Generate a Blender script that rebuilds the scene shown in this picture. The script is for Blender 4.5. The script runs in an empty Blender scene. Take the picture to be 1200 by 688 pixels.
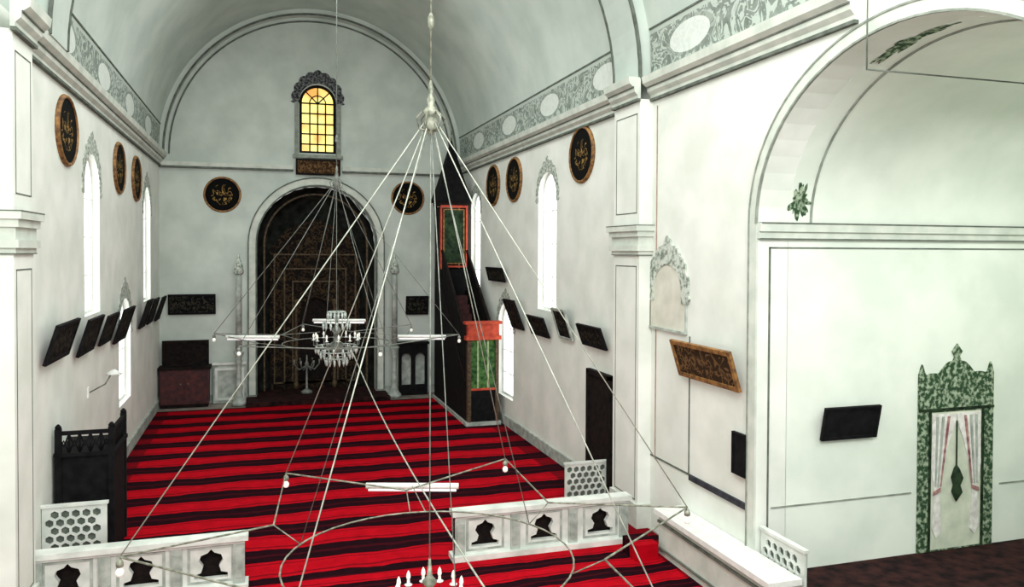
import bpy, math, random, bmesh
from mathutils import Vector, Matrix
random.seed(4)
pi=math.pi
sin,cos=math.sin,math.cos
scene=bpy.context.scene
col=scene.collection
try:
    scene.view_settings.view_transform='Standard'
except Exception: pass

XL,XR,D=-3.15,6.70,27.76
CX=(XL+XR)/2; RV=(XR-XL)/2
ZC=7.78   # cornice underside
ZS=8.10   # vault springing

# ------------------------------------------------------------ materials
def base_mat(name,rough=.8,metal=0.):
    m=bpy.data.materials.new(name);m.use_nodes=True
    nt=m.node_tree;b=nt.nodes['Principled BSDF']
    b.inputs['Roughness'].default_value=rough;b.inputs['Metallic'].default_value=metal
    return m,nt,b
def rgb(c): 
    return tuple([((x/255.)/12.92 if x/255.<=.04045 else ((x/255.+.055)/1.055)**2.4) for x in c])+(1.,)
def noise_mat(name,c1,c2,scale=4.,rough=.8,metal=0.,detail=4.,lo=.35,hi=.65,bump=0.,emit=0.):
    m,nt,b=base_mat(name,rough,metal)
    tc=nt.nodes.new('ShaderNodeTexCoord');n=nt.nodes.new('ShaderNodeTexNoise')
    n.inputs['Scale'].default_value=scale;n.inputs['Detail'].default_value=detail
    r=nt.nodes.new('ShaderNodeValToRGB')
    r.color_ramp.elements[0].position=lo;r.color_ramp.elements[1].position=hi
    r.color_ramp.elements[0].color=rgb(c1);r.color_ramp.elements[1].color=rgb(c2)
    nt.links.new(tc.outputs['Object'],n.inputs['Vector'])
    nt.links.new(n.outputs['Fac'],r.inputs['Fac'])
    nt.links.new(r.outputs['Color'],b.inputs['Base Color'])
    if rough>.75: b.inputs['Specular IOR Level'].default_value=.15
    if emit>0:
        nt.links.new(r.outputs['Color'],b.inputs['Emission Color']);b.inputs['Emission Strength'].default_value=emit
    if bump>0:
        bp=nt.nodes.new('ShaderNodeBump');bp.inputs['Strength'].default_value=bump
        nt.links.new(n.outputs['Fac'],bp.inputs['Height']);nt.links.new(bp.outputs['Normal'],b.inputs['Normal'])
    return m
class NG:
    def __init__(s,nt): s.nt=nt
    def m(s,op,a,b=None,c=None):
        n=s.nt.nodes.new('ShaderNodeMath');n.operation=op
        for i,x in enumerate((a,b,c)):
            if x is None: continue
            if isinstance(x,(int,float)): n.inputs[i].default_value=x
            else: s.nt.links.new(x,n.inputs[i])
        return n.outputs[0]
    def mix(s,f,c1,c2):
        n=s.nt.nodes.new('ShaderNodeMix');n.data_type='RGBA'
        if isinstance(f,(int,float)): n.inputs[0].default_value=f
        else: s.nt.links.new(f,n.inputs[0])
        for k,c in ((6,c1),(7,c2)):
            if isinstance(c,tuple): n.inputs[k].default_value=c
            else: s.nt.links.new(c,n.inputs[k])
        return n.outputs[2]
    def xyz(s):
        tc=s.nt.nodes.new('ShaderNodeTexCoord');sp=s.nt.nodes.new('ShaderNodeSeparateXYZ')
        s.nt.links.new(tc.outputs['Object'],sp.inputs[0]);s.tc=tc.outputs['Object'];return sp.outputs
    def noise(s,scale,detail=3,dist=0.,out='Fac'):
        n=s.nt.nodes.new('ShaderNodeTexNoise');n.inputs['Scale'].default_value=scale;n.inputs['Detail'].default_value=detail
        n.inputs['Distortion'].default_value=dist;s.nt.links.new(s.tc,n.inputs['Vector']);return n.outputs[out]

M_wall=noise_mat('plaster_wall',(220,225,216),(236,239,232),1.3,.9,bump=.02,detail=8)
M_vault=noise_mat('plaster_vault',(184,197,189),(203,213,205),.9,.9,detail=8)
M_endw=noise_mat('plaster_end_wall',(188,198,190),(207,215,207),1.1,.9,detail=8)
M_trans=noise_mat('plaster_transept',(218,227,216),(234,240,230),1.1,.9,detail=8)
M_trim=noise_mat('moulding_cream',(192,200,190),(214,219,209),3,.8)
M_line=noise_mat('painted_grey_line',(84,92,84),(112,118,110),6,.9)
M_softline=noise_mat('soft_grey_moulding',(124,132,122),(156,162,152),6,.9)
M_pinkline=noise_mat('painted_rose_line',(150,118,112),(175,150,142),6,.9)
M_darkband=noise_mat('painted_dark_band',(40,42,48),(66,66,72),6,.8)
M_marble=noise_mat('white_marble',(196,204,196),(230,234,228),3,.5,bump=.02)
M_gmarble=noise_mat('grey_marble',(140,150,142),(188,196,188),5,.6)
M_dark=noise_mat('dark_walnut',(10,9,9),(32,24,21),9,.8)
M_black=noise_mat('black_board',(6,7,8),(22,22,24),7,.8)
M_maroon=noise_mat('maroon_wood',(44,14,16),(78,28,28),8,.7)
M_redwood=noise_mat('red_orange_wood',(164,44,26),(200,78,42),8,.6)
M_green=noise_mat('green_curtain',(24,62,32),(84,124,66),9,.8)
M_palegreen=noise_mat('pale_green_stripe',(120,150,104),(176,192,150),9,.8)
M_dgreen=noise_mat('dark_green_banner',(16,28,20),(50,70,46),6,.8)
M_goldbrown=noise_mat('gilded_frame',(90,60,30),(166,120,64),12,.6,.1)
M_dullgilt=noise_mat('dull_gilt',(44,35,24),(96,76,48),12,.7,.05)  # darker, duller version of the gilt colour
M_brass=noise_mat('antique_pale_metal',(96,100,86),(160,162,146),14,.5,.3)
M_steel=noise_mat('pale_metal_cable',(150,154,142),(190,194,180),10,.5,.2)
M_steel2=noise_mat('dull_metal_cable',(98,104,98),(142,146,138),10,.6,.2)
M_crystal=noise_mat('crystal_glass',(140,160,150),(236,242,238),30,.2)
M_floor=noise_mat('stone_floor',(120,112,104),(150,142,132),2,.7)
M_darkcarpet=noise_mat('dark_brown_carpet',(12,7,9),(56,30,28),5,.95,detail=8)
M_orn=noise_mat('painted_grey_green_ornament',(122,133,122),(202,209,199),13,.9,detail=6,lo=.40,hi=.58)
M_orn2=noise_mat('painted_dark_ornament',(40,42,46),(120,122,122),14,.9,detail=6,lo=.42,hi=.62)
M_orn3=noise_mat('painted_green_ornament',(48,74,50),(162,178,152),15,.9,detail=7,lo=.46,hi=.62)
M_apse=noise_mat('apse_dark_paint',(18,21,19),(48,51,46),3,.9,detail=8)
M_white=noise_mat('white_enamel',(224,228,222),(240,242,238),8,.5)
M_bulb=noise_mat('frosted_bulb',(240,238,225),(250,248,238),8,.3,emit=.35)
M_tube=noise_mat('fluorescent_tube_glass',(235,240,240),(255,255,255),8,.3,emit=.5)
M_glass=noise_mat('daylit_window_glass',(244,250,250),(255,255,255),1.5,.3,emit=2.4)
M_nichebeige=noise_mat('painted_beige_niche',(200,200,186),(218,217,205),3,.9)

def stained():
    m,nt,b=base_mat('amber_stained_glass',.3);g=NG(nt);X,Y,Z=g.xyz()
    n=g.noise(2.2,0)
    r=nt.nodes.new('ShaderNodeValToRGB');r.color_ramp.elements[0].position=.3;r.color_ramp.elements[1].position=.6
    r.color_ramp.elements[0].color=rgb((236,160,58));r.color_ramp.elements[1].color=rgb((255,236,132))
    nt.links.new(n,r.inputs[0]);nt.links.new(r.outputs[0],b.inputs['Base Color']);nt.links.new(r.outputs[0],b.inputs['Emission Color'])
    b.inputs['Emission Strength'].default_value=.85;return m
M_amber=stained()
def carpet():
    m,nt,b=base_mat('striped_red_prayer_carpet',.95);g=NG(nt);X,Y,Z=g.xyz()
    b.inputs['Specular IOR Level'].default_value=.05
    wob=g.m('MULTIPLY',g.m('SUBTRACT',g.noise(1.0,3),.5),.34)
    yy=g.m('ADD',Y,wob)
    near=g.m('LESS_THAN',Y,12.3)
    per=g.m('SUBTRACT',1.20,g.m('MULTIPLY',near,.55))
    f=g.m('FRACT',g.m('DIVIDE',yy,per))
    dark=g.m('LESS_THAN',f,.47)
    edge=g.m('MULTIPLY',g.m('GREATER_THAN',f,.55),g.m('LESS_THAN',f,.60))
    f2=g.m('MULTIPLY',g.m('GREATER_THAN',f,.90),g.m('LESS_THAN',f,.94))
    f3=g.m('MULTIPLY',g.m('GREATER_THAN',f,.19),g.m('LESS_THAN',f,.26))
    n=g.noise(4,6);n2=g.noise(30,3)
    n=g.m('ADD',g.m('MULTIPLY',n,.6),g.m('MULTIPLY',n2,.4))
    red=g.mix(n,rgb((104,2,12)),rgb((216,10,32)))
    dk=g.mix(n,rgb((5,2,6)),rgb((42,9,20)))
    c=g.mix(dark,red,dk);c=g.mix(g.m('MULTIPLY',edge,.6),c,rgb((56,6,16)));c=g.mix(g.m('MULTIPLY',f2,.5),c,rgb((56,5,16)));c=g.mix(g.m('MULTIPLY',f3,.4),c,rgb((84,12,24)))
    margin=g.m('MAXIMUM',g.m('LESS_THAN',X,-2.75),g.m('GREATER_THAN',X,6.2))
    c=g.mix(g.m('MULTIPLY',margin,.6),c,rgb((42,7,16)))
    nt.links.new(c,b.inputs['Base Color']);return m
M_carpet=carpet()
def frieze():
    m,nt,b=base_mat('painted_scroll_frieze',.9);g=NG(nt);X,Y,Z=g.xyz()
    b.inputs['Specular IOR Level'].default_value=.1
    n=g.noise(2.6,6,1.4)
    lines=g.m('GREATER_THAN',g.m('ABSOLUTE',g.m('SUBTRACT',g.m('FRACT',g.m('MULTIPLY',n,6.)),.5)),.24)
    fy=g.m('SUBTRACT',g.m('FRACT',g.m('DIVIDE',Y,3.3)),.5)
    fz=g.m('DIVIDE',g.m('SUBTRACT',Z,8.55),.25)
    e=g.m('ADD',g.m('POWER',g.m('ABSOLUTE',g.m('MULTIPLY',fy,5.2)),2.),g.m('POWER',g.m('ABSOLUTE',fz),2.))
    ov=g.m('LESS_THAN',e,1.);ring=g.m('MULTIPLY',g.m('LESS_THAN',e,1.5),g.m('GREATER_THAN',e,1.))
    inb=g.m('LESS_THAN',g.m('ABSOLUTE',g.m('SUBTRACT',Z,8.55)),.33)
    fade=g.m('MULTIPLY',g.m('ADD',.30,g.noise(6,4)),.85)
    c=g.mix(g.m('MULTIPLY',fade,g.m('MULTIPLY',lines,inb)),rgb((180,190,181)),rgb((86,95,88)))
    c=g.mix(g.m('MULTIPLY',ov,.8),c,rgb((220,226,220)));c=g.mix(g.m('MULTIPLY',ring,.5),c,rgb((128,136,128)))
    nt.links.new(c,b.inputs['Base Color']);return m
M_frieze=frieze()
def calligraphy(name,bg,fg,scale=3.,rad=None,wd=.035):
    m,nt,b=base_mat(name,.85);g=NG(nt);X,Y,Z=g.xyz()
    b.inputs['Specular IOR Level'].default_value=.1
    n=g.noise(scale,2,1.2)
    l=g.m('LESS_THAN',g.m('ABSOLUTE',g.m('SUBTRACT',n,.5)),wd)
    if rad:
        r2=g.m('ADD',g.m('POWER',g.m('ABSOLUTE',X),2.),g.m('POWER',g.m('ABSOLUTE',Z),2.));l=g.m('MULTIPLY',l,g.m('LESS_THAN',r2,rad*rad))
    c=g.mix(l,rgb(bg),rgb(fg));nt.links.new(c,b.inputs['Base Color']);return m
M_cal=calligraphy('gold_script_on_dark',(8,10,9),(156,124,68),4.,.34,.020)
M_cal2=calligraphy('gold_script_panel',(12,14,16),(56,52,42),5.)
M_calbrown=calligraphy('brown_script_panel',(54,40,28),(112,84,54),5.)
M_mih=calligraphy('dim_niche_carving',(22,19,17),(62,49,34),4.)

# ------------------------------------------------------------ mesh helpers
class MB:
    def __init__(s): s.v=[];s.f=[];s.sm=[]
    def add(s,vs,fs,smooth=False):
        o=len(s.v);s.v+=[tuple(v) for v in vs];s.f+=[tuple(i+o for i in f) for f in fs];s.sm+=[smooth]*len(fs);return s
    def box(s,x0,x1,y0,y1,z0,z1):
        v=[(x,y,z) for z in (z0,z1) for y in (y0,y1) for x in (x0,x1)]
        return s.add(v,[(0,2,3,1),(4,5,7,6),(0,1,5,4),(2,6,7,3),(0,4,6,2),(1,3,7,5)])
    def tube(s,pts,r,n=6,closed=False,smooth=True):
        pts=[Vector(p) for p in pts];N=len(pts);vs=[];fs=[]
        rr=r if isinstance(r,(list,tuple)) else [r]*N
        for i,p in enumerate(pts):
            a=pts[(i-1)%N] if (i>0 or closed) else p;b=pts[(i+1)%N] if (i<N-1 or closed) else p
            t=(b-a).normalized();u=t.cross(Vector((0,0,1)))
            if u.length<.05: u=t.cross(Vector((0,1,0)))
            u.normalize();w=t.cross(u)
            for k in range(n):
                an=2*pi*k/n;vs.append(p+(u*cos(an)+w*sin(an))*rr[i])
        M=N if closed else N-1
        for i in range(M):
            j=(i+1)%N
            for k in range(n):
                l=(k+1)%n;fs.append((i*n+k,i*n+l,j*n+l,j*n+k))
        if not closed: fs.append(tuple(range(n))[::-1]);fs.append(tuple((N-1)*n+k for k in range(n)))
        return s.add(vs,fs,smooth)
    def lathe(s,prof,c=(0,0,0),n=16,smooth=True,axis='z'):
        vs=[];fs=[]
        for r,z in prof:
            for k in range(n):
                a=2*pi*k/n
                p=(r*cos(a),r*sin(a),z)
                if axis=='y': p=(r*cos(a),z,r*sin(a))
                vs.append((p[0]+c[0],p[1]+c[1],p[2]+c[2]))
        for i in range(len(prof)-1):
            for k in range(n):
                l=(k+1)%n;fs.append((i*n+k,i*n+l,(i+1)*n+l,(i+1)*n+k))
        fs.append(tuple(range(n))[::-1]);fs.append(tuple((len(prof)-1)*n+k for k in range(n)))
        return s.add(vs,fs,smooth)
    def prism(s,poly,y0,y1):   # poly in XZ, extruded in Y
        n=len(poly);vs=[(x,y0,z) for x,z in poly]+[(x,y1,z) for x,z in poly]
        fs=[tuple(range(n)),tuple(range(2*n-1,n-1,-1))]+[(i,i+n,(i+1)%n+n,(i+1)%n) for i in range(n)]
        return s.add(vs,fs)
    def obj(s,name,mat,parent=None,**kw):
        me=bpy.data.meshes.new(name);me.from_pydata(s.v,[],s.f);me.update()
        me.polygons.foreach_set('use_smooth',s.sm)
        bm=bmesh.new();bm.from_mesh(me);bmesh.ops.recalc_face_normals(bm,faces=bm.faces);bm.to_mesh(me);bm.free()
        me.materials.append(mat)
        o=bpy.data.objects.new(name,me);col.objects.link(o)
        if parent: o.parent=parent
        for k,v in kw.items(): o[k]=v
        return o
def fill(outer,holes,t):
    """flat plate (XZ plane, thickness t centred on Y=0) with holes -> MB"""
    cu=bpy.data.curves.new('tmp','CURVE');cu.dimensions='2D';cu.fill_mode='BOTH';cu.extrude=t/2
    for poly in [outer]+list(holes):
        sp=cu.splines.new('POLY');sp.points.add(len(poly)-1)
        for i,(x,z) in enumerate(poly): sp.points[i].co=(x,z,0,1)
        sp.use_cyclic_u=True
    ob=bpy.data.objects.new('tmp',cu);col.objects.link(ob)
    bpy.context.view_layer.update()
    dg=bpy.context.evaluated_depsgraph_get()
    me=bpy.data.meshes.new_from_object(ob.evaluated_get(dg))
    b=MB();b.add([(v.co.x,v.co.z,v.co.y) for v in me.vertices],[tuple(p.vertices) for p in me.polygons])
    bpy.data.objects.remove(ob);bpy.data.curves.remove(cu);bpy.data.meshes.remove(me)
    return b
def xf(b,fn): b.v=[fn(*v) for v in b.v];return b
def arch(cx,w,z0,z1,n=14,k=1.):   # arched opening outline
    r=w/2;zs=z1-r*k
    return [(cx-r,z0),(cx+r,z0)]+[(cx+r*cos(a),zs+r*k*sin(a)) for a in [pi*i/n for i in range(n+1)]]
def arcpts(cx,cz,rx,rz,a0,a1,n): return [(cx+rx*cos(a0+(a1-a0)*i/n),cz+rz*sin(a0+(a1-a0)*i/n)) for i in range(n+1)]
def empty(name,loc,label,category,rotz=0.,rotx=0.,group=None):
    e=bpy.data.objects.new(name,None);e.empty_display_size=.2;col.objects.link(e)
    e.location=loc;e.rotation_euler=(rotx,0,rotz);e['label']=label;e['category']=category
    if group: e['group']=group
    return e
def struct(b,name,mat): return b.obj(name,mat,kind='structure')
L90,R90=pi/2,-pi/2

# ------------------------------------------------------------ room shell
Y0=-2.0
winL=[(17.2,1.45,3.75,6.9),(24.9,1.45,3.55,6.85),(21.0,1.7,1.35,3.9)]
winR=[(18.45,1.30,3.55,7.0),(25.3,1.2,3.6,6.95),(21.9,1.45,.80,3.55)]
def sidewall(x,outs,wins,name,outer):
    b=fill(outer,[arch(y,w,z0,z1) for y,w,z0,z1 in wins],.5)
    xf(b,lambda a,t,z:(x+outs*(.25+t),a,z))
    return struct(b,name,M_wall)
sidewall(XL,-1,winL,'wall_left',[(Y0,0),(D,0),(D,ZS+.1),(Y0,ZS+.1)])
AY,ARY,ARZ,AZ=7.1,2.6,2.13,5.41
notch=[(AY+ARY,0)]+arcpts(AY,AZ,ARY,ARZ,0,pi,28)+[(AY-ARY,0)]
outer=[(Y0,0)]+notch[::-1]+[(D,0),(D,ZS+.1),(Y0,ZS+.1)]
sidewall(XR,1,winR,'wall_right',outer)
# end wall with lunette top
outer=[(XL-.3,0),(XR+.3,0),(XR+.3,ZS)]+arcpts(CX,ZS,RV+.3,RV+.3,0,pi,32)+[(XL-.3,ZS)]
WX,ACX=1.81,1.80
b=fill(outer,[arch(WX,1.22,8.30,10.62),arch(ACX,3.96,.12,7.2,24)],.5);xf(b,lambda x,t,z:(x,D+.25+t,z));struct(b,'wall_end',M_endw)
# window panes and frames
n=0
for wins,x,s in ((winL,XL,-1),(winR,XR,1)):
    for (y,w,z0,z1) in wins:
        n+=1
        b=MB();b.prism(arch(y,w+.1,z0-.05,z1+.05),-.02,.02);xf(b,lambda a,t,z:(x+s*(.2+t),a,z))
        p=struct(b,'window_%d'%n,M_glass)
        fr=fill(arch(y,w+.02,z0,z1),[arch(y,w-.12,z0+.06,z1-.06)],.05)
        fr.box(y-.015,y+.015,-.02,.02,z0,z1-.05)
        for k in range(1,4): zz=z0+(z1-z0)*k/4.2;fr.box(y-w/2,y+w/2,-.02,.02,zz-.012,zz+.012)
        xf(fr,lambda a,t,z:(x+s*(.16+t),a,z));o=fr.obj('window_frame',M_white,kind='structure');o.parent=p
# stained window
b=MB();b.prism(arch(WX,1.3,8.24,10.68),-.02,.02);xf(b,lambda a,t,z:(a,D+.2+t,z));p=struct(b,'window_7',M_amber)
fr=fill(arch(WX,1.24,8.28,10.64),[arch(WX,1.04,8.38,10.54)],.08)
for k in (-.26,.0,.26): fr.box(WX+k-.02,WX+k+.02,-.04,.04,8.36,10.02)
for k in range(5): zz=8.62+k*.345;fr.box(WX-.55,WX+.55,-.04,.04,zz-.018,zz+.018)
for a in (45,90,135): fr.tube([(WX,0,10.0),(WX+.53*cos(math.radians(a)),0,10.0+.53*sin(math.radians(a)))],.022,5)
fr.tube([(x,0,z) for x,z in arcpts(WX,10.0,.27,.27,0,pi,10)],.02,5)
xf(fr,lambda a,t,z:(a,D+.14+t,z));o=fr.obj('window_frame',M_dark,kind='structure');o.parent=p
# vault
def vault(y0,y1,r,name,mat,z=ZS):
    pts=arcpts(CX,z,r,r,0,pi,48);b=MB();vs=[];fs=[]
    N=len(pts)
    for y in (y0,y1):
        for x,zz in pts: vs.append((x,y,zz))
    for i in range(N-1): fs.append((i,i+1,N+i+1,N+i))
    vs2=[(CX+(x-CX)*1.05,y,z+(zz-z)*1.05) for (x,y,zz) in vs];b.add(vs,fs,True)
    b.add(vs2,[f[::-1] for f in fs],True);return struct(b,name,mat)
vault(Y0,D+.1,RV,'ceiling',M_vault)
# transverse ribs
def rib(y0,y1,r0,r1,name,mat):
    o=arcpts(CX,ZS,r1,r1,0,pi,48);i=arcpts(CX,ZS,r0,r0,0,pi,48);b=MB();vs=[];fs=[];N=len(o)
    for pts in (i,o):
        for y in (y0,y1): vs+= [(x,y,z) for x,z in pts]
    for k in range(N-1):
        fs+=[(k,k+1,N+k+1,N+k),(k,2*N+k,2*N+k+1,k+1),(N+k,N+k+1,3*N+k+1,3*N+k)]
    b.add(vs,fs,False);return struct(b,name,mat)
rib(12.95,14.0,RV-.25,RV,'trim_1',M_vault)
rib(D-.45,D,RV-.16,RV,'trim_2',M_endw)
rib(D-.47,D-.43,RV-.20,RV-.14,'trim_3',M_line)
rib(D-.03,D+.01,RV-.32,RV-.27,'trim_4',M_line)
rib(12.90,12.96,RV-.27,RV-.22,'trim_5',M_line)
rib(13.98,14.04,RV-.27,RV-.22,'trim_6',M_line)
# cornices
tn=10
def trim(b,mat,name=None):
    global tn;tn+=1;return struct(b,'trim_%d'%tn,mat)
prof=[(0,7.74),(.05,7.74),(.06,7.80),(.12,7.86),(.13,7.93),(.22,8.0),(.24,8.12),(0,8.12)]
def cornice(x,s,y0,y1,off=0.):
    b=MB();P=[(x-s*(d+off),z) for d,z in prof];b.prism(P,y0,y1);trim(b,M_trim)
    b=MB();b.box(min(x-s*(off+.002),x-s*(off+.07)),max(x-s*(off+.002),x-s*(off+.07)),y0-.001,y1+.001,7.70,7.745);trim(b,M_line)
    b=MB();b.box(min(x-s*(off+.13),x-s*(off+.150)),max(x-s*(off+.13),x-s*(off+.150)),y0-.001,y1+.001,7.925,7.95);trim(b,M_line)
LP0,LP1=11.3,12.2     # left pilaster
cornice(XL,-1,LP1,D);cornice(XL,-1,LP0-.1,LP1,.2)
cornice(XR,1,14.0,D);cornice(XR,1,12.9,14.0,.25);cornice(XR,1,7.75,12.9)
# end wall string course (thin) broken by the plaque
for x0,x1 in ((XL,1.0),(2.62,XR)):
    b=MB();b.box(x0,x1,D-.12,D,7.72,7.86);trim(b,M_trim);b=MB();b.box(x0,x1,D-.14,D,7.66,7.72);trim(b,M_line)
# friezes (foot of the vault)
def fr_(x,s,y0,y1,off=.0):
    b=MB()
    x1=x-s*(.015+off)
    x2=x-s*(.06+off)
    b.add([(x1,y0,8.12),(x1,y1,8.12),(x2,y1,8.98),(x2,y0,8.98)],[(0,1,2,3)]);b.add([(x1+s*.01,y0,8.12),(x1+s*.01,y1,8.12),(x2+s*.01,y1,8.98),(x2+s*.01,y0,8.98)],[(0,3,2,1)])
    trim(b,M_frieze)
    b=MB();b.box(min(x2,x2-s*.02),max(x2,x2-s*.02),y0,y1,8.96,8.99);trim(b,M_line)
fr_(XL,-1,LP1+.1,D-.5,.03);fr_(XR,1,14.05,D-.5,.03);fr_(XR,1,7.75,12.88,.03)
# surround and sill of the amber window
b=MB().box(WX-.76,WX-.63,D-.07,D,8.2,10.0).box(WX+.63,WX+.76,D-.07,D,8.2,10.0).box(WX-.82,WX+.82,D-.14,D,8.12,8.24);trim(b,M_softline)
# pilasters with capitals
def pil(x,s,y0,y1,pr=.25):
    xs=sorted((x,x-s*pr));b=MB();b.box(xs[0],xs[1],y0,y1,0,7.74);trim(b,M_wall)
    b=MB()
    for d,z0,z1 in ((.03,4.95,5.02),(.07,5.02,5.12),(.03,5.12,5.28),(.07,5.28,5.38),(.11,5.38,5.48)):
        xs=sorted((x,x-s*(pr+d)));b.box(xs[0],xs[1],y0-d,y1+d,z0,z1)
    trim(b,M_trim)
    b=MB();xs=sorted((x,x-s*(pr+.115)));b.box(xs[0],xs[1],y0-.115,y1+.115,5.475,5.49)
    xs=sorted((x,x-s*(pr+.035)));b.box(xs[0],xs[1],y0-.035,y1+.035,4.94,4.955);trim(b,M_line)
    for z0,z1 in ((.5,4.75),(5.7,7.5)):
        b=MB();xf_=x-s*(pr+.005);w=.018;xs=sorted((xf_,xf_+s*.004))
        for a,c in ((y0+.1,y0+.1+w),(y1-.1-w,y1-.1)): b.box(xs[0],xs[1],a,c,z0,z1)
        for a,c in ((z0,z0+w),(z1-w,z1)): b.box(xs[0],xs[1],y0+.1,y1-.1,a,c)
        trim(b,M_line)
    b=MB();xs=sorted((x,x-s*(pr+.04)));b.box(xs[0],xs[1],y0-.04,y1+.04,0,.45);trim(b,M_trim)
    b=MB();xs=sorted((x,x-s*.012));b.box(xs[0],xs[1],y1+.12,y1+.14,.4,7.6);trim(b,M_line)
pil(XR,1,12.92,14.0);pil(XL,-1,LP0,LP1,.2)
# apse (half cylinder + half dome)
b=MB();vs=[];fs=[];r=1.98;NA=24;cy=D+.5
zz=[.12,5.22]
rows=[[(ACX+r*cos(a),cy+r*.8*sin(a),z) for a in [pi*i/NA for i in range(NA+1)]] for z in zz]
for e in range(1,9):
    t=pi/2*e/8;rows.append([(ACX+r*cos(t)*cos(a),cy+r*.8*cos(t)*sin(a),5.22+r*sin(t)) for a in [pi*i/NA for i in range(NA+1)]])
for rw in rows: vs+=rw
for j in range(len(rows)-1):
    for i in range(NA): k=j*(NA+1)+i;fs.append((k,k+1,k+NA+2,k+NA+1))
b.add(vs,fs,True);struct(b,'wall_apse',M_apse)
b=MB();b.box(ACX-2.3,ACX+2.3,D-1.2,D+2.4,0,.13);struct(b,'trim_9',M_darkcarpet)
# archivolt of the apse
def archring(cx,rin,rout,z0,zs,y0,y1,mat,k=1.):
    o=[(cx-rout,z0)]+[(cx-rout*cos(a),zs+rout*k*sin(a)) for a in [pi*i/28 for i in range(29)]]+[(cx+rout,z0)]
    i=[(cx+rin,z0)]+[(cx+rin*cos(a),zs+rin*k*sin(a)) for a in [pi*i/28 for i in range(29)]]+[(cx-rin,z0)]
    b=fill(o+i,[],abs(y1-y0));m=(y0+y1)/2;xf(b,lambda x,t,z:(x,m+t,z));return trim(b,mat)
archring(ACX,1.98,2.24,.2,5.22,D-.10,D+.02,M_trim);archring(ACX,2.22,2.26,.2,5.22,D-.13,D-.08,M_line);archring(ACX,1.96,2.01,.2,5.22,D-.14,D-.09,M_line)
archring(ACX,1.70,1.76,.2,5.22,D+.55,D+.6,M_dullgilt)
# floor, carpet
b=MB();b.box(XL-.5,XR+.5,Y0,D+.5,-.2,0);struct(b,'floor',M_floor)
o=MB().box(XL+.06,XR-.06,5.5,D-1.25,.0,.02).obj('prayer_carpet',M_carpet);o['label']='wall-to-wall red carpet with dark prayer stripes covering the hall';o['category']='carpet'
for x,s,nm in ((XL,-1,'left'),(XR,1,'right')):
    y0=13.0 if s<0 else 14.05
    xs=sorted((x,x-s*.05));b=MB();b.box(xs[0],xs[1],y0,D,0,.28);struct(b,'baseboard_'+nm,M_gmarble)
b=MB();b.box(XL,ACX-2.3,D-.05,D,0,.28);b.box(ACX+2.3,XR,D-.05,D,0,.28);struct(b,'baseboard_end',M_gmarble)
# ---- transept
TX1=13.0;TY=AY+ARY
b=MB();b.box(XR+.495,TX1,TY,TY+.4,0,AZ);struct(b,'wall_transept',M_trans)
b=MB();b.box(XR+.5,TX1,AY-ARY-.4,AY-ARY,0,AZ);struct(b,'wall_transept_near',M_trans)
b=MB();b.box(TX1,TX1+.4,AY-ARY-.4,TY+.4,0,AZ+2.6);struct(b,'wall_transept_side',M_trans)
b=MB();b.box(XR+.005,TX1,AY-ARY+.005,TY-.005,0,.40);struct(b,'floor_transept',M_darkcarpet)
b=MB();vs=[];fs=[];pts=arcpts(AY,AZ,ARY,ARZ,0,pi,32)
for x in (XR+.5,TX1+.1): vs+=[(x,y,z) for y,z in pts]
for i in range(32): fs.append((i,i+1,33+i+1,33+i))
b.add(vs,fs,True);struct(b,'ceiling_transept',M_trans)
def arch_y(x,ro,ri,mat,x1):   # ring in YZ plane
    P=arcpts(AY,AZ,ARY+ro,ARZ+ro,0,pi,36);Q=arcpts(AY,AZ,ARY+ri,ARZ+ri,0,pi,36)
    b=fill(P+Q[::-1],[],abs(x1-x));m=(x+x1)/2;xf(b,lambda y,t,z:(m+t,y,z));return trim(b,mat)
arch_y(XR-.03,.18,0.002,M_trim,XR);arch_y(XR-.045,.19,.165,M_softline,XR);arch_y(XR-.045,.022,-.003,M_softline,XR-.01)
arch_y(7.56,-.0,-.02,M_softline,7.59)
b=MB();b.box(XR-.03,XR,TY,TY+.18,.3,AZ);trim(b,M_trim);b=MB();b.box(XR-.045,XR,TY+.165,TY+.19,.3,AZ);trim(b,M_softline)
b=MB();b.box(XR-.02,TX1,TY-.05,TY,5.20,5.30);b.box(XR-.02,TX1,TY-.09,TY,5.30,5.42);trim(b,M_trim)
b=MB();b.box(XR,TX1,TY-.10,TY,5.41,5.43);b.box(XR,TX1,TY-.06,TY,5.19,5.205);trim(b,M_line)
b=MB();b.box(6.88,TX1,TY-.012,TY,5.06,5.08);b.box(6.88,6.905,TY-.012,TY,.45,5.08);trim(b,M_line)
b=MB();b.box(6.95,9.45,TY-.012,TY,1.33,1.35);b.box(11.2,TX1,TY-.012,TY,1.33,1.35);trim(b,M_softline)
# dark chair rail on the near right wall, painted line
b=MB();b.box(XR-.04,XR,TY+.2,11.5,1.27,1.36);trim(b,M_darkband)
b=MB();b.box(XR-.012,XR,11.54,11.565,1.36,3.62);trim(b,M_line)
b=MB();b.box(XR-.012,XR,11.5,12.9,1.33,1.36);trim(b,M_line)
b=MB();b.box(XR-.012,XR,12.72,12.74,1.36,7.6);trim(b,M_pinkline)
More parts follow.
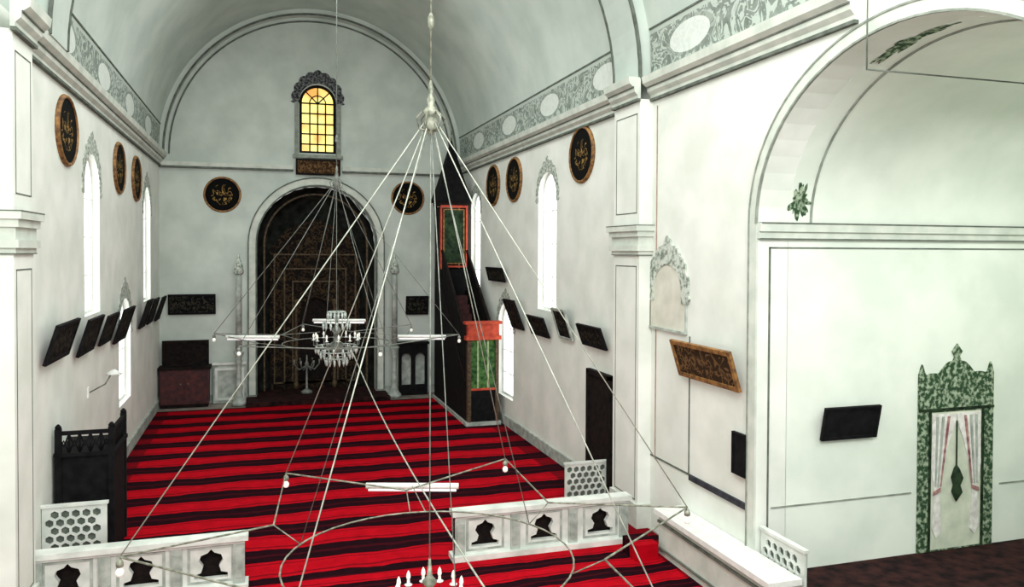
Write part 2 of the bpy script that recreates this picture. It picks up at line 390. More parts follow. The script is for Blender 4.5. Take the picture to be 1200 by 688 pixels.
# ------------------------------------------------------------ roundels
def roundel(loc,rz,lab,k=1.):
    e=empty('roundel',loc,lab,'wall medallion',rz,.0,'round gilt medallions on the walls')
    MB().lathe([(.0,-.03),(.54*k,-.03),(.54*k,.0),(.0,.0)],n=32,axis='y',smooth=False).obj('script_disc',M_cal,e)
    MB().lathe([(.555*k,0),(.555*k,-.05),(.57*k,-.065),(.60*k,-.055),(.62*k,-.02),(.62*k,0)],n=32,axis='y').obj('gilt_rim',M_goldbrown,e)
    MB().lathe([(.54*k,0),(.54*k,-.035),(.556*k,-.035),(.556*k,0)],n=32,axis='y').obj('black_inner_rim',M_black,e)
    return e
rl='round black medallion with golden script and gilded rim'
for y,z in ((15.05,7.0),(20.2,6.88),(22.8,6.86)): 
    e=roundel((XL+.001,y,z),L90,rl,.97);e.scale=(1.25,1,1)
for y,z in ((23.2,7.0),(21.1,7.0),(16.2,7.13)):
    e=roundel((XR-.001,y,z),R90,rl,1.02);e.scale=(1.12,1,1)
for x,z in ((-1.24,6.83),(4.88,6.86)): roundel((x,D-.001,z),0,rl,.95)
# ------------------------------------------------------------ framed panels
def panel(loc,rz,w,h,lab,tilt=.3,fm=None,pm=None,fw=.06,group='framed script panels on the walls'):
    e=empty('framed_panel',loc,lab,'framed picture',rz,tilt,group)
    MB().box(-w/2+fw*.5,w/2-fw*.5,-.02,.0,-h/2+fw*.5,h/2-fw*.5).obj('panel_face',pm or M_cal2,e)
    b=fill([(-w/2,-h/2),(w/2,-h/2),(w/2,h/2),(-w/2,h/2)],[[(-w/2+fw,-h/2+fw),(w/2-fw,-h/2+fw),(w/2-fw,h/2-fw),(-w/2+fw,h/2-fw)]],.05)
    xf(b,lambda x,t,z:(x,t-.015,z));b.obj('frame',fm or M_black,e);return e
dk='dark framed script panel tilted forward from the wall'
for y,z,w,h in ((13.95,3.58,1.5,.62),(16.1,3.45,1.35,.68),(17.9,3.40,1.2,.62),(19.8,3.32,1.5,.78),(23.3,3.3,1.0,.78),(24.75,3.27,1.0,.75),(26.5,3.22,1.0,.75)):
    panel((XL+.16,y,z),L90,w,h,dk)
panel((XR-.13,22.5,4.33),R90,1.7,.42,'low wide dark framed panel above the window',.25)
panel((XR-.17,20.6,3.3),R90,1.0,.85,'dark framed script panel beside the low window',.35)
panel((XR-.14,18.7,3.15),R90,1.3,.52,dk,.35)
panel((XR-.14,17.0,3.35),R90,.85,.75,'grey framed script panel on the side wall',.3,M_gmarble)
panel((XR-.14,15.3,3.24),R90,1.25,.48,dk,.35)
panel((XR-.16,10.85,3.27),R90,1.75,.62,'brown wooden framed script panel tilted forward on the wall',.3,M_goldbrown,M_calbrown,.07)
panel((XR-.03,10.05,2.05),R90,.34,.62,'small narrow black framed notice on the wall',.0,M_black,M_black,.03)
panel((8.25,TY-.08,2.51),0,.98,.5,'small black framed panel on the transept wall',.2,M_black,M_black,.04)
panel((-2.17,D-.1,3.25),0,1.44,.66,'wide dark framed panel on the end wall',.15)
panel((5.2,D-.1,3.1),0,.8,.66,'dark framed panel beside the pulpit',.15)
panel((WX,D-.14,7.82),0,1.46,.54,'dark plaque with gilded script under the amber window',.1,M_dark,M_calbrown)
# ------------------------------------------------------------ painted ornaments
def scallop(w,h,leg,n=9,th=.72,pk=.16):
    r=w/2;rin=r*th;pts=[]
    N=72;k=h/r
    for i in range(N+1):
        a=pi*i/N;rr=r*(1+.07*abs(sin(n*a)))
        bump=pk*math.exp(-((a-pi/2)/.22)**2)
        pts.append((rr*cos(a),rr*sin(a)*k*(1+bump)))
    pts=[(r*1.0,-leg),(r*1.08,-leg*.5)]+pts+[(-r*1.08,-leg*.5),(-r*1.0,-leg)]
    inn=[(-rin,-leg)]+[(-rin*cos(a),rin*sin(a)*k*.86) for a in [pi*i/20 for i in range(21)]]+[(rin,-leg)]
    return pts+inn
def ornament(loc,rz,w,h,leg,mat,lab,th=.8,pk=.16):
    b=fill(scallop(w,h,leg,9,th,pk),[],.012);o=b.obj('painted_ornament',mat);o.location=loc;o.rotation_euler=(0,0,rz)
    o['label']=lab;o['category']='wall ornament';o['group']='painted leafy crowns above the windows';return o
ol='grey-green painted leafy crown above an arched window'
for y,w,z0,z1 in winL: ornament((XL+.0065,y,z1-w*.5),L90,w*1.22,w*.66,.12,M_orn,ol,.82,.1)
for y,w,z0,z1 in winR: ornament((XR-.0065,y,z1-w*.5),R90,w*1.22,w*.66,.12,M_orn,ol,.82,.1)
ornament((WX,D-.0065,10.05),0,1.66,.96,.08,M_orn2,'dark painted crown around the amber window',.73,.04)
# painted niche on near right wall
e=empty('wall_niche',(XR-.001,12.3,3.68),'shallow pale painted niche with a grey leafy crest','niche',R90)
b=fill([(-.62,0),(.62,0),(.62,.66)]+[(.62*cos(a),.66+.44*sin(a)) for a in [pi*i/16 for i in range(1,16)]]+[(-.62,.66)],[],.012);xf(b,lambda x,t,z:(x,t-.008,z));b.obj('niche_back',M_nichebeige,e)
MB().box(-.66,.66,-.05,0,-.04,.0).box(-.66,-.62,-.03,0,0,.66).box(.62,.66,-.03,0,0,.66).obj('niche_rim',M_gmarble,e)
b=fill(scallop(1.40,.78,.18,7,.70,.16),[],.03);xf(b,lambda x,t,z:(x,t-.016,z+.64));b.obj('leafy_crest',M_orn,e)
# leaf flourishes painted on the transept vault
def leafy(x0,a0,sx,sa,lab,seed):
    rnd=random.Random(seed);ph=rnd.random()*6;pts=[]
    for i in range(90):
        a=2*pi*i/90;r=.85+.16*sin(7*a+ph)+.12*sin(12*a+2*ph)+.07*sin(19*a)
        pts.append((sx*r*cos(a)*(1.2 if sin(a)<0 else .8),sa*r*sin(a)))
    b=fill(pts,[],.01)
    def f(x,t,z):
        an=a0+z
        return (x0+x,AY+(ARY-.008+t*.3)*cos(an),AZ+(ARZ-.008+t*.3)*sin(an))
    xf(b,f);o=b.obj('painted_flourish',M_orn3);o['label']=lab;o['category']='wall ornament'
leafy(7.36,.16,.17,.13,'green painted leaf flourish at the foot of the transept vault',3)
leafy(7.28,1.40,.11,.26,'green painted leaf flourish at the crown of the transept vault',5)
# painted doorway on transept wall
e=empty('painted_doorway',(10.3,TY-.012,.40),'green painted doorway with leafy crest and parted pale drapery','wall painting')
W=.74
b=fill([(-W,0),(W,0),(W,2.5),(-W,2.5)],[[(-W+.24,0.02),(W-.24,.02),(W-.24,2.15),(-W+.24,2.15)]],.02);b.obj('doorway_border',M_orn3,e)
b=MB();b.box(-W+.22,W-.22,-.004,.0,0,2.17);b.obj('doorway_field',noise_mat('pale_painted_field',(196,204,186),(220,224,206),4,.9),e)
pts=[]
for i in range(70):
    x=-W+2*W*i/69;h=.16+.24*math.exp(-(x/.34)**2)+.06*abs(sin(9*x))+.10*math.exp(-((abs(x)-.68)/.05)**2)*2.2
    pts.append((x,2.505+h))
b=fill([(-W,2.505),(W,2.505)]+pts[::-1],[],.02);b.obj('doorway_crest',M_orn3,e)
b=MB().box(-W,W,-.025,-.01,2.17,2.21).box(-W+.2,-W+.24,-.025,-.01,0,2.17).box(W-.24,W-.2,-.025,-.01,0,2.17);b.obj('doorway_moulding',M_dgreen,e)
M_drape=noise_mat('painted_pale_drapery',(206,202,198),(242,240,236),9,.9);M_drape2=noise_mat('painted_rose_drapery',(120,62,70),(186,150,144),9,.9)
for s in (-1,1):
    P=[(s*.0,2.12),(s*.47,2.12),(s*.49,1.3),(s*.42,.95),(s*.46,.35),(s*.38,.2),(s*.28,.3),(s*.33,.95),(s*.27,1.3),(s*.14,1.7),(s*.03,1.95)]
    b=fill(P,[],.012);xf(b,lambda x,t,z:(x,t-.012,z));b.obj('drape',M_drape,e)
    for q,(xt,xb_) in enumerate(((.14,.30),(.25,.35),(.36,.40))):
        b=fill([(s*xt,2.08),(s*(xt+.045),2.08),(s*(xb_+.02),1.0),(s*xb_,1.0)],[],.01);xf(b,lambda x,t,z:(x,t-.024,z));b.obj('drape_fold',M_drape2 if q==0 else M_gmarble,e)
    b=fill([(s*.31,.98),(s*.45,.93),(s*.45,.87),(s*.31,.92)],[],.012);xf(b,lambda x,t,z:(x,t-.024,z));b.obj('tie_back',M_drape2,e)
b=MB();b.tube([(0,-.02,2.0),(0,-.02,1.3)],.012);b.lathe([(.005,1.32),(.05,1.25),(.10,1.12),(.06,1.0),(.09,.9),(.005,.74)],(0,-.02,0),12);b.obj('painted_lamp',M_dgreen,e)
b=MB();b.prism([(-.1,2.88),(.1,2.88),(.05,3.0),(.1,3.08),(0,3.2),(-.1,3.08),(-.05,3.0)],-.012,.01);b.obj('doorway_finial',M_orn3,e)

# ------------------------------------------------------------ balustrades in front
def bell(cx,z0,h,w):
    P=[(-.5,0),(.5,0),(.5,.16),(.30,.22),(.24,.42),(.36,.62),(.30,.80),(.10,.88),(.0,1.0),(-.10,.88),(-.30,.80),(-.36,.62),(-.24,.42),(-.30,.22),(-.5,.16)]
    return [(cx+x*w,z0+z*h) for x,z in P]
def balustrade(x0,x1,y,lab,bays=3):
    e=empty('balustrade',((x0+x1)/2,y,.02),lab,'balustrade');e.scale=(1,1,.86)
    L=x1-x0;xs=[-L/2+L*(i+.5)/bays for i in range(bays)]
    b=fill([(-L/2,.10),(L/2,.10),(L/2,.84),(-L/2,.84)],[bell(c,.22,.50,.46) for c in xs],.10);b.obj('pierced_panel',M_marble,e)
    MB().box(-L/2-.05,L/2+.05,-.13,.13,.84,.93).box(-L/2,L/2,-.09,.09,.79,.84).obj('top_rail',M_marble,e)
    MB().box(-L/2-.05,L/2+.05,-.16,.16,0,.10).obj('plinth',M_marble,e)
    for i in range(bays+1):
        c=-L/2+L*i/bays;c=min(max(c,-L/2+.08),L/2-.08)
        MB().box(c-.08,c+.08,-.085,.085,.10,.79).box(c-.05,c+.05,-.1,.1,.2,.7).obj('post',M_gmarble,e)
    for c in xs:
        b=fill([(c-.32,.15),(c+.32,.15),(c+.32,.77),(c-.32,.77)],[[(c-.28,.19),(c+.28,.19),(c+.28,.73),(c-.28,.73)]],.12);b.obj('panel_border',M_gmarble,e)
    MB().box(-L/2+.02,L/2-.02,.10,.13,.12,.78).obj('shade_backing',M_dark,e)  # added dark sheet, stands in for the shade seen through the openings
    return e
balustrade(XL+.1,-.25,12.35,'pierced white marble balustrade beside the striped carpet')
balustrade(2.95,6.0,12.45,'pierced white marble balustrade with bell-shaped openings')
def grille(loc,rz,w,h,lab):
    e=empty('lattice_grille',loc,lab,'lattice screen',rz)
    holes=[];r=.062;dx=.142;row=0;z=.08+r
    while z<h-.08:
        x=-w/2+.10+(dx/2 if row%2 else 0)
        while x<w/2-.08:
            holes.append([(x+r*cos(pi/6+pi/3*k),z+r*sin(pi/6+pi/3*k)) for k in range(6)]);x+=dx
        z+=.123;row+=1
    b=fill([(-w/2,.0),(w/2,.0),(w/2,h),(-w/2,h)],holes,.035);b.obj('pierced_slab',M_marble,e)
    MB().box(-w/2-.02,w/2+.02,-.04,.04,h,h+.04).obj('top_rail',M_marble,e)
    MB().box(-w/2+.02,w/2-.02,.025,.04,.02,h-.02).obj('shade_backing',M_line,e)  # added grey sheet that gives the pierced holes their shade
    return e
grille((-2.70,13.35,.02),0,.88,1.12,'pierced white lattice grille beside the black wooden enclosure')
grille((6.2,14.7,.02),0,.92,.74,'pierced white lattice grille near the pilaster')
grille((XR+.06,9.15,.42),R90,.95,.66,'pierced white lattice grille at the transept opening')
# marble bench along right wall
e=empty('marble_bench',(6.5,10.15,.02),'long white marble ledge running along the side wall','bench')
MB().box(-.24,.19,-1.45,1.6,0,.66).obj('base',M_trim,e)
MB().box(-.32,.19,-1.5,1.64,.66,.74).obj('seat_slab',M_white,e)
MB().box(-.27,-.24,-1.45,1.6,.52,.56).box(-.27,-.24,-1.45,1.6,.10,.13).obj('grey_moulding',M_line,e)
o=MB().box(5.72,6.12,11.5,12.0,.02,.28).obj('carpeted_step',M_carpet);o['label']='small step covered in red carpet by the balustrade end';o['category']='step'
# ------------------------------------------------------------ dark wooden enclosure at left
e=empty('wooden_enclosure',(-2.68,14.55,.02),'black carved wooden box enclosure with lattice top rail beside the wall','wooden railing')
MB().box(-.42,.40,-.55,.60,0,1.72).obj('box_body',M_black,e)
MB().box(-.44,.44,-.60,.64,1.72,1.78).obj('ledge',M_black,e)
def lat(x0,x1,y0,y1,nm):
    b=MB();lx=abs(x1-x0)>abs(y1-y0);L=(x1-x0) if lx else (y1-y0);n_=max(3,int(round(L/.16)))
    b.box(min(x0,x1)-.03,max(x0,x1)+.03,min(y0,y1)-.03,max(y0,y1)+.03,2.06,2.12)
    for i in range(n_):
        A=[x0+(x1-x0)*i/n_,y0+(y1-y0)*i/n_];B=[x0+(x1-x0)*(i+1)/n_,y0+(y1-y0)*(i+1)/n_];C=[(A[0]+B[0])/2,(A[1]+B[1])/2]
        b.tube([(A[0],A[1],1.78),(C[0],C[1],1.97),(B[0],B[1],1.78)],.018,5);b.tube([(A[0],A[1],2.07),(C[0],C[1],1.88),(B[0],B[1],2.07)],.018,5);b.tube([(A[0],A[1],1.78),(A[0],A[1],2.07)],.018,5)
    b.obj(nm,M_black,e)
lat(-.38,.38,-.55,-.55,'front_lattice');lat(.38,.38,-.55,.58,'side_lattice')
for x,y in ((.38,-.55),(.38,.58),(-.38,-.55)):
    MB().box(x-.045,x+.045,y-.045,y+.045,0,2.16).lathe([(.045,2.16),(.05,2.19),(.02,2.23),(.0,2.24)],(x,y,0),8).obj('corner_post',M_black,e)
e=empty('wall_lamp',(XL+.0,16.7,2.3),'thin white bracket lamp on the wall above the railing','lamp',L90)
MB().box(-.06,.06,-.03,.0,-.1,.1).obj('wall_plate',M_white,e)
MB().tube([(0,-.03,0),(0,-.3,.15),(0,-.45,.42)],.015).obj('bracket_arm',M_steel2,e)
MB().lathe([(.03,.42),(.12,.36),(.14,.33),(.02,.33)],(0,-.45,0),12).obj('lamp_shade',M_white,e)
# ------------------------------------------------------------ end wall furniture
e=empty('wooden_cabinet',(-2.35,27.3,.02),'maroon wooden cabinet with dark top against the end wall','cabinet')
MB().box(-.72,.72,-.3,.3,.1,1.2).obj('body',M_maroon,e)
MB().box(-.78,.78,-.34,.34,1.2,1.28).obj('top',M_dark,e)
MB().box(-.70,.70,-.27,.27,0,.1).obj('plinth',M_dark,e)
for s in (-.36,.36):
    d=MB().box(s-.33,s+.33,-.33,-.30,.16,1.15).obj('door',M_maroon,e)
    MB().lathe([(.0,-.05),(.03,-.03),(.015,0)],(s-.25*math.copysign(1,s),-.33,.75),8,axis='y').obj('knob',M_brass,d)
b=fill([(-.70,1.28),(.70,1.28),(.70,2.08),(-.70,2.08)],[[(-.62,1.36),(-.05,1.36),(-.05,2.0),(-.62,2.0)],[(.05,1.36),(.62,1.36),(.62,2.0),(.05,2.0)]],.06);xf(b,lambda x,t,z:(x,t+.2,z));b.obj('upper_rack',M_dark,e)
MB().box(-.62,.62,.23,.25,1.3,2.03).obj('back_panel',M_dark,e)
e=empty('marble_screen',(-1.02,27.5,.02),'low grey marble screen panel beside the apse','marble panel')
MB().box(-.5,.5,-.05,.05,.0,1.25).obj('slab',M_gmarble,e)
MB().box(-.53,.53,-.09,.09,1.25,1.33).obj('cap',M_marble,e)
b=fill([(-.45,.1),(.45,.1),(.45,1.15),(-.45,1.15)],[[(-.37,.18),(.37,.18),(.37,1.07),(-.37,1.07)]],.03);xf(b,lambda x,t,z:(x,t-.06,z));b.obj('border',M_marble,e)
e=empty('wooden_stand',(5.0,27.3,.02),'black wooden stand with arched openings beside the apse','stand')
b=fill([(-.5,0),(.5,0),(.5,1.75),(-.5,1.75)],[arch(-.24,.34,.35,1.45,8),arch(.24,.34,.35,1.45,8)],.08);b.obj('front_frame',M_black,e)
MB().box(-.55,.55,-.12,.3,1.75,1.83).obj('top',M_black,e)
MB().box(-.48,.48,.22,.26,0,1.75).obj('back_panel',M_gmarble,e)
for s in (-.48,.44): MB().box(s,s+.04,0,.24,0,1.75).obj('side_board',M_black,e)
def candlestick(x,lab):
    e=empty('tall_candlestick',(x,27.0,.02),lab,'candlestick',group='tall candlesticks flanking the apse')
    MB().lathe([(.24,0),(.24,.1),(.15,.2),(.09,.45),(.13,.55),(.08,.7),(.07,1.3),(.11,1.4),(.08,1.5),(.15,1.65),(.17,1.72),(.06,1.74)],n=14).obj('base',M_gmarble,e)
    MB().lathe([(.095,1.74),(.095,4.1),(.08,4.2)],n=12).obj('candle',M_gmarble,e)
    MB().lathe([(.10,4.2),(.16,4.26),(.13,4.5),(.05,4.7),(.01,4.9)],n=12).obj('candle_cap',M_orn,e)
candlestick(-.72,'tall grey candlestick with a thick pale candle beside the apse')
candlestick(4.30,'tall grey candlestick with a thick pale candle beside the apse')
# mihrab inside apse
e=empty('mihrab',(ACX,29.0,.14),'broad dark brown carved mihrab with dull gilt mouldings in the apse','mihrab')
b=fill([(-1.55,0),(1.55,0),(1.55,4.9),(1.35,5.15),(1.0,5.6),(0,6.0),(-1.0,5.6),(-1.35,5.15),(-1.55,4.9)],[arch(0,1.1,.3,3.2,12,1.3)],.16);b.obj('surround',M_mih,e)
for w_,z_ in ((1.42,4.75),(1.08,4.25),(.80,3.8)):
    o_=fill([(-w_,.2),(w_,.2),(w_,z_),(-w_,z_)],[[(-w_+.05,.2+.05),(w_-.05,.25),(w_-.05,z_-.05),(-w_+.05,z_-.05)]],.05);xf(o_,lambda x,t,z:(x,t-.09,z));o_.obj('gilt_moulding',M_dullgilt,e)
b=MB();b.prism(arch(0,1.2,.25,3.25,12,1.3),.10,.14);b.obj('niche_back',M_dark,e)
for s in (-1,1):
    MB().lathe([(.10,0),(.10,.2),(.06,.25),(.06,2.9),(.1,3.0),(.1,3.15)],(s*.66,-.12,.0),10).obj('colonnette',M_dullgilt,e)
e=empty('mihrab_lamp_stand',(ACX-.35,27.95,.14),'grey metal lamp stand with branching arms before the mihrab','lamp stand')
MB().lathe([(.2,0),(.18,.08),(.04,.15),(.03,.9),(.08,1.0),(.03,1.1),(.02,1.3)],n=10).obj('stem',M_steel2,e)
for k in range(6):
    a=k*pi/3;MB().tube([(0,0,.95),(.25*cos(a),.25*sin(a),.8),(.42*cos(a),.42*sin(a),1.0),(.42*cos(a),.42*sin(a),1.15)],[.02,.02,.02,.035]).obj('arm',M_steel2,e)
# ------------------------------------------------------------ minbar (pulpit)
e=empty('minbar',(6.04,21.9,.02),'tall black wooden pulpit with orange-red trim and pointed spire','pulpit')
xa,xb=-.46,.46
MB().box(xa-.06,xb+.06,-.05,4.7,0,.10).obj('marble_base',M_gmarble,e)
for s in (xa,xb-.10): MB().box(s,s+.10,0,.16,.10,2.45).obj('portal_post',M_dullgilt,e)
b=MB();b.box(xa-.06,xb+.06,-.05,.22,2.45,2.56);b.box(xa,xb,-.02,.18,2.56,2.9);b.box(xa-.08,xb+.08,-.07,.24,2.9,2.98);b.obj('portal_cornice',M_redwood,e)
MB().box(xa+.10,xb-.10,.05,.09,1.0,2.45).obj('green_curtain',M_green,e)
MB().box(xa+.10,xb-.10,.04,.09,.10,1.0).obj('door_bottom_panel',M_black,e)
for k in range(2): x=xa+.28+.30*k;MB().box(x,x+.05,.03,.05,1.06,2.42).obj('pale_stripe',M_palegreen,e)
MB().box(xa+.10,xb-.10,.02,.05,1.0,1.06).obj('door_rail',M_redwood,e)
for s in (xa,xb-.08):
    b=MB();P=[(.16,.10),(3.7,.10),(3.7,3.7),(3.5,3.7),(.16,.95)];n_=len(P)
    b.add([(s,y,z) for y,z in P]+[(s+.08,y,z) for y,z in P],[tuple(range(n_)),tuple(range(2*n_-1,n_-1,-1))]+[(i,i+n_,(i+1)%n_+n_,(i+1)%n_) for i in range(n_)])
    b.obj('stair_flank',M_black,e)
    b=MB();b.tube([(s+.04,.16,2.35),(s+.04,3.6,5.0)],.05,6);b.tube([(s+.04,.16,.98),(s+.04,3.6,3.8)],.045,6)
    for k in range(15):
        t=(k+.5)/15;y=.16+3.44*t;b.tube([(s+.04,y,.98+2.82*t),(s+.04,y,2.35+2.65*t)],.02,5)
    b.obj('handrail',M_dark,e)
    b=MB();P=[(.16,1.05),(3.6,3.88),(3.6,4.9),(.16,2.28)];b.add([(s+.03,y,z) for y,z in P]+[(s+.05,y,z) for y,z in P],[(0,1,2,3),(7,6,5,4),(0,4,5,1),(1,5,6,2),(2,6,7,3),(3,7,4,0)]);b.obj('handrail_panel',M_black,e)
b=MB()
for k in range(12): b.box(xa+.08,xb-.08,.3+.28*k,.3+.28*(k+1),.24,.45+.28*k)
b.obj('stairs',M_maroon,e)
MB().box(xa,xb,3.7,4.6,.10,4.4).obj('tower_base',M_black,e)
for x in (xa,xb-.06):
    MB().box(x,x+.06,3.7,3.76,4.4,6.5).obj('canopy_post',M_redwood,e)
    MB().box(x,x+.06,4.5,4.58,4.4,6.5).obj('rear_canopy_post',M_maroon,e)
MB().box(xa,xb,3.68,3.78,6.42,6.50).obj('canopy_beam',M_redwood,e)
MB().box(xa,xb,3.68,3.78,4.45,4.51).obj('sill_rail',M_redwood,e)
MB().box(xa-.04,xb+.04,3.66,4.64,6.50,6.66).obj('canopy_cornice',M_dark,e)
MB().box(xa+.1,xb-.1,4.52,4.56,4.4,6.45).box(xa+.02,xa+.05,3.8,4.5,4.4,6.45).box(xb-.05,xb-.02,3.8,4.5,4.4,6.45).obj('tower_panel',M_cal2,e)
MB().box(xa+.14,xb-.14,3.74,3.77,4.6,6.34).obj('hanging_banner',M_dgreen,e)
b=fill([(xa+.10,4.56),(xb-.10,4.56),(xb-.10,6.38),(xa+.10,6.38)],[[(xa+.14,4.60),(xb-.14,4.60),(xb-.14,6.34),(xa+.14,6.34)]],.03);xf(b,lambda x,t,z:(x,t+3.735,z));b.obj('banner_gilt_edge',M_goldbrown,e)
b=MB();b.add([(xa-.14,3.56,6.62),(xb+.14,3.56,6.62),(xb+.14,4.74,6.62),(xa-.14,4.74,6.62),(xa+.04,3.78,7.2),(xb-.04,3.78,7.2),(xb-.04,4.52,7.2),(xa+.04,4.52,7.2),(0,4.15,8.75)],[(3,2,1,0),(0,1,5,4),(1,2,6,5),(2,3,7,6),(3,0,4,7),(4,5,8),(5,6,8),(6,7,8),(7,4,8)]);b.obj('spire',M_black,e)
MB().lathe([(.02,8.7),(.05,8.78),(.02,8.85),(.035,8.92),(.0,9.05)],(0,4.15,0),8).obj('finial',M_brass,e)
# ------------------------------------------------------------ dark doorway on right wall
b=MB();b.box(XR-.06,XR-.0,14.62,15.6,.02,2.42);struct(b,'door_1',M_dark)
trim(MB().box(XR-.1,XR,14.52,14.62,.02,2.5).box(XR-.1,XR,15.6,15.7,.02,2.5).box(XR-.1,XR,14.52,15.7,2.42,2.52),M_dark)

# ------------------------------------------------------------ chandeliers
def chandelier(name,loc,lab,apex,ringz,lowz,ceil,phase,R,R2,clz,tubes,cl=1.,tk=1.,mc=None,mf=None):
    mc=mc or M_steel;mf=mf or M_brass
    e=empty(name,(loc[0],loc[1],0),lab,'chandelier')
    MB().tube([(0,0,apex+.1),(0,0,ceil)],.010*tk,6).lathe([(.012,apex+.85),(.035,apex+.9),(.035,apex+.98),(.012,apex+1.03)],n=8).obj('hanging_rod',mf,e)
    b=MB();b.lathe([(.02,apex-.22),(.04,apex-.18),(.075,apex-.10),(.06,apex-.02),(.09,apex+.02),(.03,apex+.08),(.045,apex+.14),(.02,apex+.2),(.03,apex+.26),(.010,apex+.34)],n=12);b.obj('finial',mf,e)
    b=MB()
    for k in range(6):
        a=k*pi/3;b.tube([(.08*cos(a),.08*sin(a),apex+.02),(.15*cos(a),.15*sin(a),apex-.05),(.12*cos(a),.12*sin(a),apex-.16),(.04*cos(a),.04*sin(a),apex-.18)],.010,5)
    b.obj('scroll_bracket',mf,e)
    V=[(R*cos(phase+k*pi/3),R*sin(phase+k*pi/3),ringz) for k in range(6)]
    I=[(R*.62*cos(phase+pi/6+k*pi/3),R*.62*sin(phase+pi/6+k*pi/3),ringz-.12) for k in range(6)]
    star=[]
    for k in range(6): star+=[V[k],I[k]]
    MB().tube(star,.011*tk,6,closed=True,smooth=False).obj('star_frame',mf,e)
    MB().tube([(R2*cos(2*pi*k/40),R2*sin(2*pi*k/40),lowz) for k in range(40)],.010*tk,6,closed=True).obj('ring',mf,e)
    for k in range(6):
        MB().tube([(0,0,apex),V[k]],.0065*tk,5).obj('cable',mc,e)
        a=phase+pi/6+k*pi/3
        if k%2==0: MB().tube([(0,0,apex-.1),(R2*cos(a),R2*sin(a),lowz)],.005*tk,5).obj('cable',M_steel2,e)
        MB().tube([I[k],(R2*cos(a),R2*sin(a),lowz)],.007*tk,5).obj('tie_rod',mf,e)
        x,y,z=V[k];b=MB();b.lathe([(.015,z-.02),(.035,z-.05),(.035,z-.09),(.015,z-.1)],(x,y,0),8);b.obj('bulb_holder',mf,e)
        b=MB();b.lathe([(.015,z-.1),(.036,z-.13),(.038,z-.155),(.028,z-.18),(.005,z-.19)],(x,y,0),10);b.obj('bulb',M_bulb,e)
    for (ang,rad,L,dz) in tubes:
        c=Vector((rad*cos(ang),rad*sin(ang),ringz+dz));t=Vector((cos(math.radians(17.4)),-sin(math.radians(17.4)),0))
        o=MB();o.tube([c-t*L/2,c+t*L/2],.04,8);h=o.obj('lamp_housing',M_white,e)
        o=MB();o.tube([c-t*(L/2-.03)-Vector((0,0,.05)),c+t*(L/2-.03)-Vector((0,0,.05))],.022,8);o.obj('fluorescent_tube',M_tube,h)
        MB().tube([c,(c.x*.2,c.y*.2,ringz+.05)],.007,4).obj('tube_arm',mf,e)
    MB().tube([(0,0,apex-.2),(0,0,clz)],.007*tk,5).obj('centre_cable',M_steel2,e)
    MB().lathe([(.01,clz-.25*cl),(.05*cl,clz-.2*cl),(.12*cl,clz-.12*cl),(.05*cl,clz-.02*cl),(.04*cl,clz+.1*cl),(.08*cl,clz+.16*cl),(.03*cl,clz+.22*cl),(.012,clz+.4*cl)],n=12).obj('centre_stem',mf,e)
    for k in range(12):
        a=2*pi*k/12;r=.34*cl
        arm=MB().tube([(.04*cos(a),.04*sin(a),clz),(.2*cl*cos(a),.2*cl*sin(a),clz-.12*cl),(r*cos(a),r*sin(a),clz-.06*cl),(r*cos(a),r*sin(a),clz+.02)],.012,5).obj('arm',mf,e)
        MB().lathe([(.040,clz+.02),(.045,clz+.03),(.016,clz+.04),(.016,clz+.08)],(r*cos(a),r*sin(a),0),8).obj('candle_sleeve',M_white,arm)
        MB().lathe([(.014,clz+.08),(.024,clz+.11),(.018,clz+.15),(.002,clz+.18)],(r*cos(a),r*sin(a),0),8).obj('bulb',M_bulb,arm)
    if cl>1:
        b=MB()
        for j,(rr,zt) in enumerate(((.46,-.12),(.36,-.25),(.24,-.40),(.30,.42),(.20,.66))):
            for k in range(14):
                a=2*pi*k/14+j*.2
                b.lathe([(.004,clz+zt),(.028,clz+zt-.06),(.024,clz+zt-.12),(.003,clz+zt-.18)],(rr*cos(a),rr*sin(a),0),6)
            b.tube([(rr*cos(2*pi*k/20),rr*sin(2*pi*k/20),clz+zt) for k in range(20)],.012,5,closed=True)
        b.obj('crystal_drops',M_crystal,e)
    return e
fa=math.radians(90-17.4)   # long axis of the frame
chandelier('ring_chandelier',(1.66,8.1),'large metal star-shaped hanging lamp frame with splayed cables',6.42,2.10,1.80,13.0,fa+math.radians(45),2.95,1.5,1.40,[(fa+math.radians(12),2.1,1.2,-.15)])
chandelier('crystal_chandelier',(1.62,18.5),'crystal chandelier inside a wide ring with white lamp tubes',6.6,3.10,2.90,13.0,fa+math.radians(30),2.8,1.2,2.95,
 [(fa+math.radians(98),1.85,1.2,-.05),(fa+math.radians(10),1.5,1.3,.18),(fa-math.radians(90),1.95,1.1,-.05)],1.5,1.1,M_steel2,M_steel2)
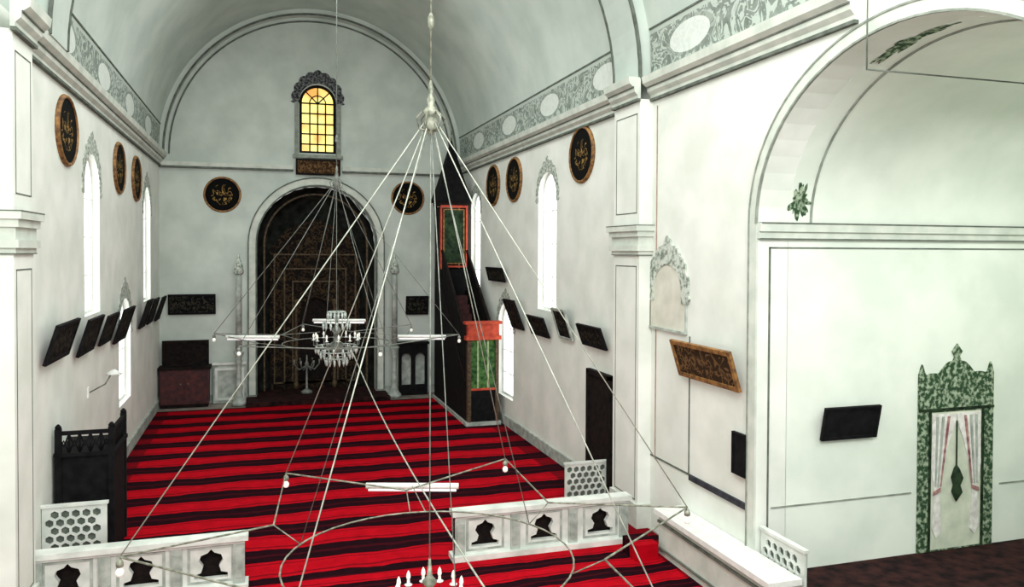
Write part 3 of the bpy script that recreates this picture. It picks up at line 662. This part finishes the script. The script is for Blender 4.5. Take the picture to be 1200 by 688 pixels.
# loose electric cable sagging beneath the near lamp frame
pts=[];A=Vector((1.75,17.0,3.02));B=Vector((1.95,6.2,1.9))
for i in range(17):
    t=i/16;p=A.lerp(B,t);p.z-=.25*sin(pi*t);pts.append(p)
o=MB().tube(pts,.010,5).obj('electric_cable',M_steel);o['label']='thin pale electric cable strung between the two chandeliers';o['category']='cable'
# iron rod in transept arch
e=empty('iron_curtain_rod',(6.6,7.5,7.1),'thin dark iron rod crossing the transept arch','rod')
MB().tube([(0,0,0),(3.2,0,.0)],.010,5).obj('rod',M_line,e)
MB().tube([(0,0,0),(0,0,1.0)],.010,5).obj('hanger',M_line,e)

# ------------------------------------------------------------ lights
def area(name,loc,rot,size,power,color=(1,1,1),sy=None):
    l=bpy.data.lights.new(name,'AREA');l.energy=power;l.size=size;l.color=color
    if sy: l.shape='RECTANGLE';l.size_y=sy
    o=bpy.data.objects.new(name,l);o.location=loc;o.rotation_euler=rot;col.objects.link(o);return o
area('gallery_fill',(1.8,1.0,9.5),(math.radians(55),0,0),7,1020,(1,1,.98),3)  # unseen area lamp added near the camera to brighten the hall
area('near_bay_light',(1.8,8.5,11.5),(0,0,0),6,480,(1,1,.98))  # added overhead fill for the near bay, out of view
area('nave_light',(1.8,18.0,12.0),(0,0,0),5,420,(.97,1,.98),8)  # added overhead fill under the nave vault, no fitting modelled
area('transept_light',(10.5,6.5,7.0),(0,0,0),2,150,(.98,1,.97))  # unseen fill lamp added to lift the dark transept
w=bpy.data.worlds.new('World');scene.world=w;w.use_nodes=True
w.node_tree.nodes['Background'].inputs[0].default_value=(.96,.98,1,1);w.node_tree.nodes['Background'].inputs[1].default_value=1.3
# ------------------------------------------------------------ camera
yaw,pitch,roll=.3045,.0176,.0042
F=Vector((sin(yaw)*cos(pitch),cos(yaw)*cos(pitch),-sin(pitch)));R=Vector((cos(yaw),-sin(yaw),0));U=R.cross(F)
R2=R*cos(roll)+U*sin(roll);U2=U*cos(roll)-R*sin(roll)
cam=bpy.data.cameras.new('camera');co=bpy.data.objects.new('camera',cam);col.objects.link(co)
m=Matrix((R2,U2,-F)).transposed().to_4x4();m.translation=Vector((0,0,5));co.matrix_world=m
cam.sensor_width=36;cam.lens=931.73/1200*36;cam.shift_y=-(344-311.26)/1200;cam.clip_end=200
scene.camera=co
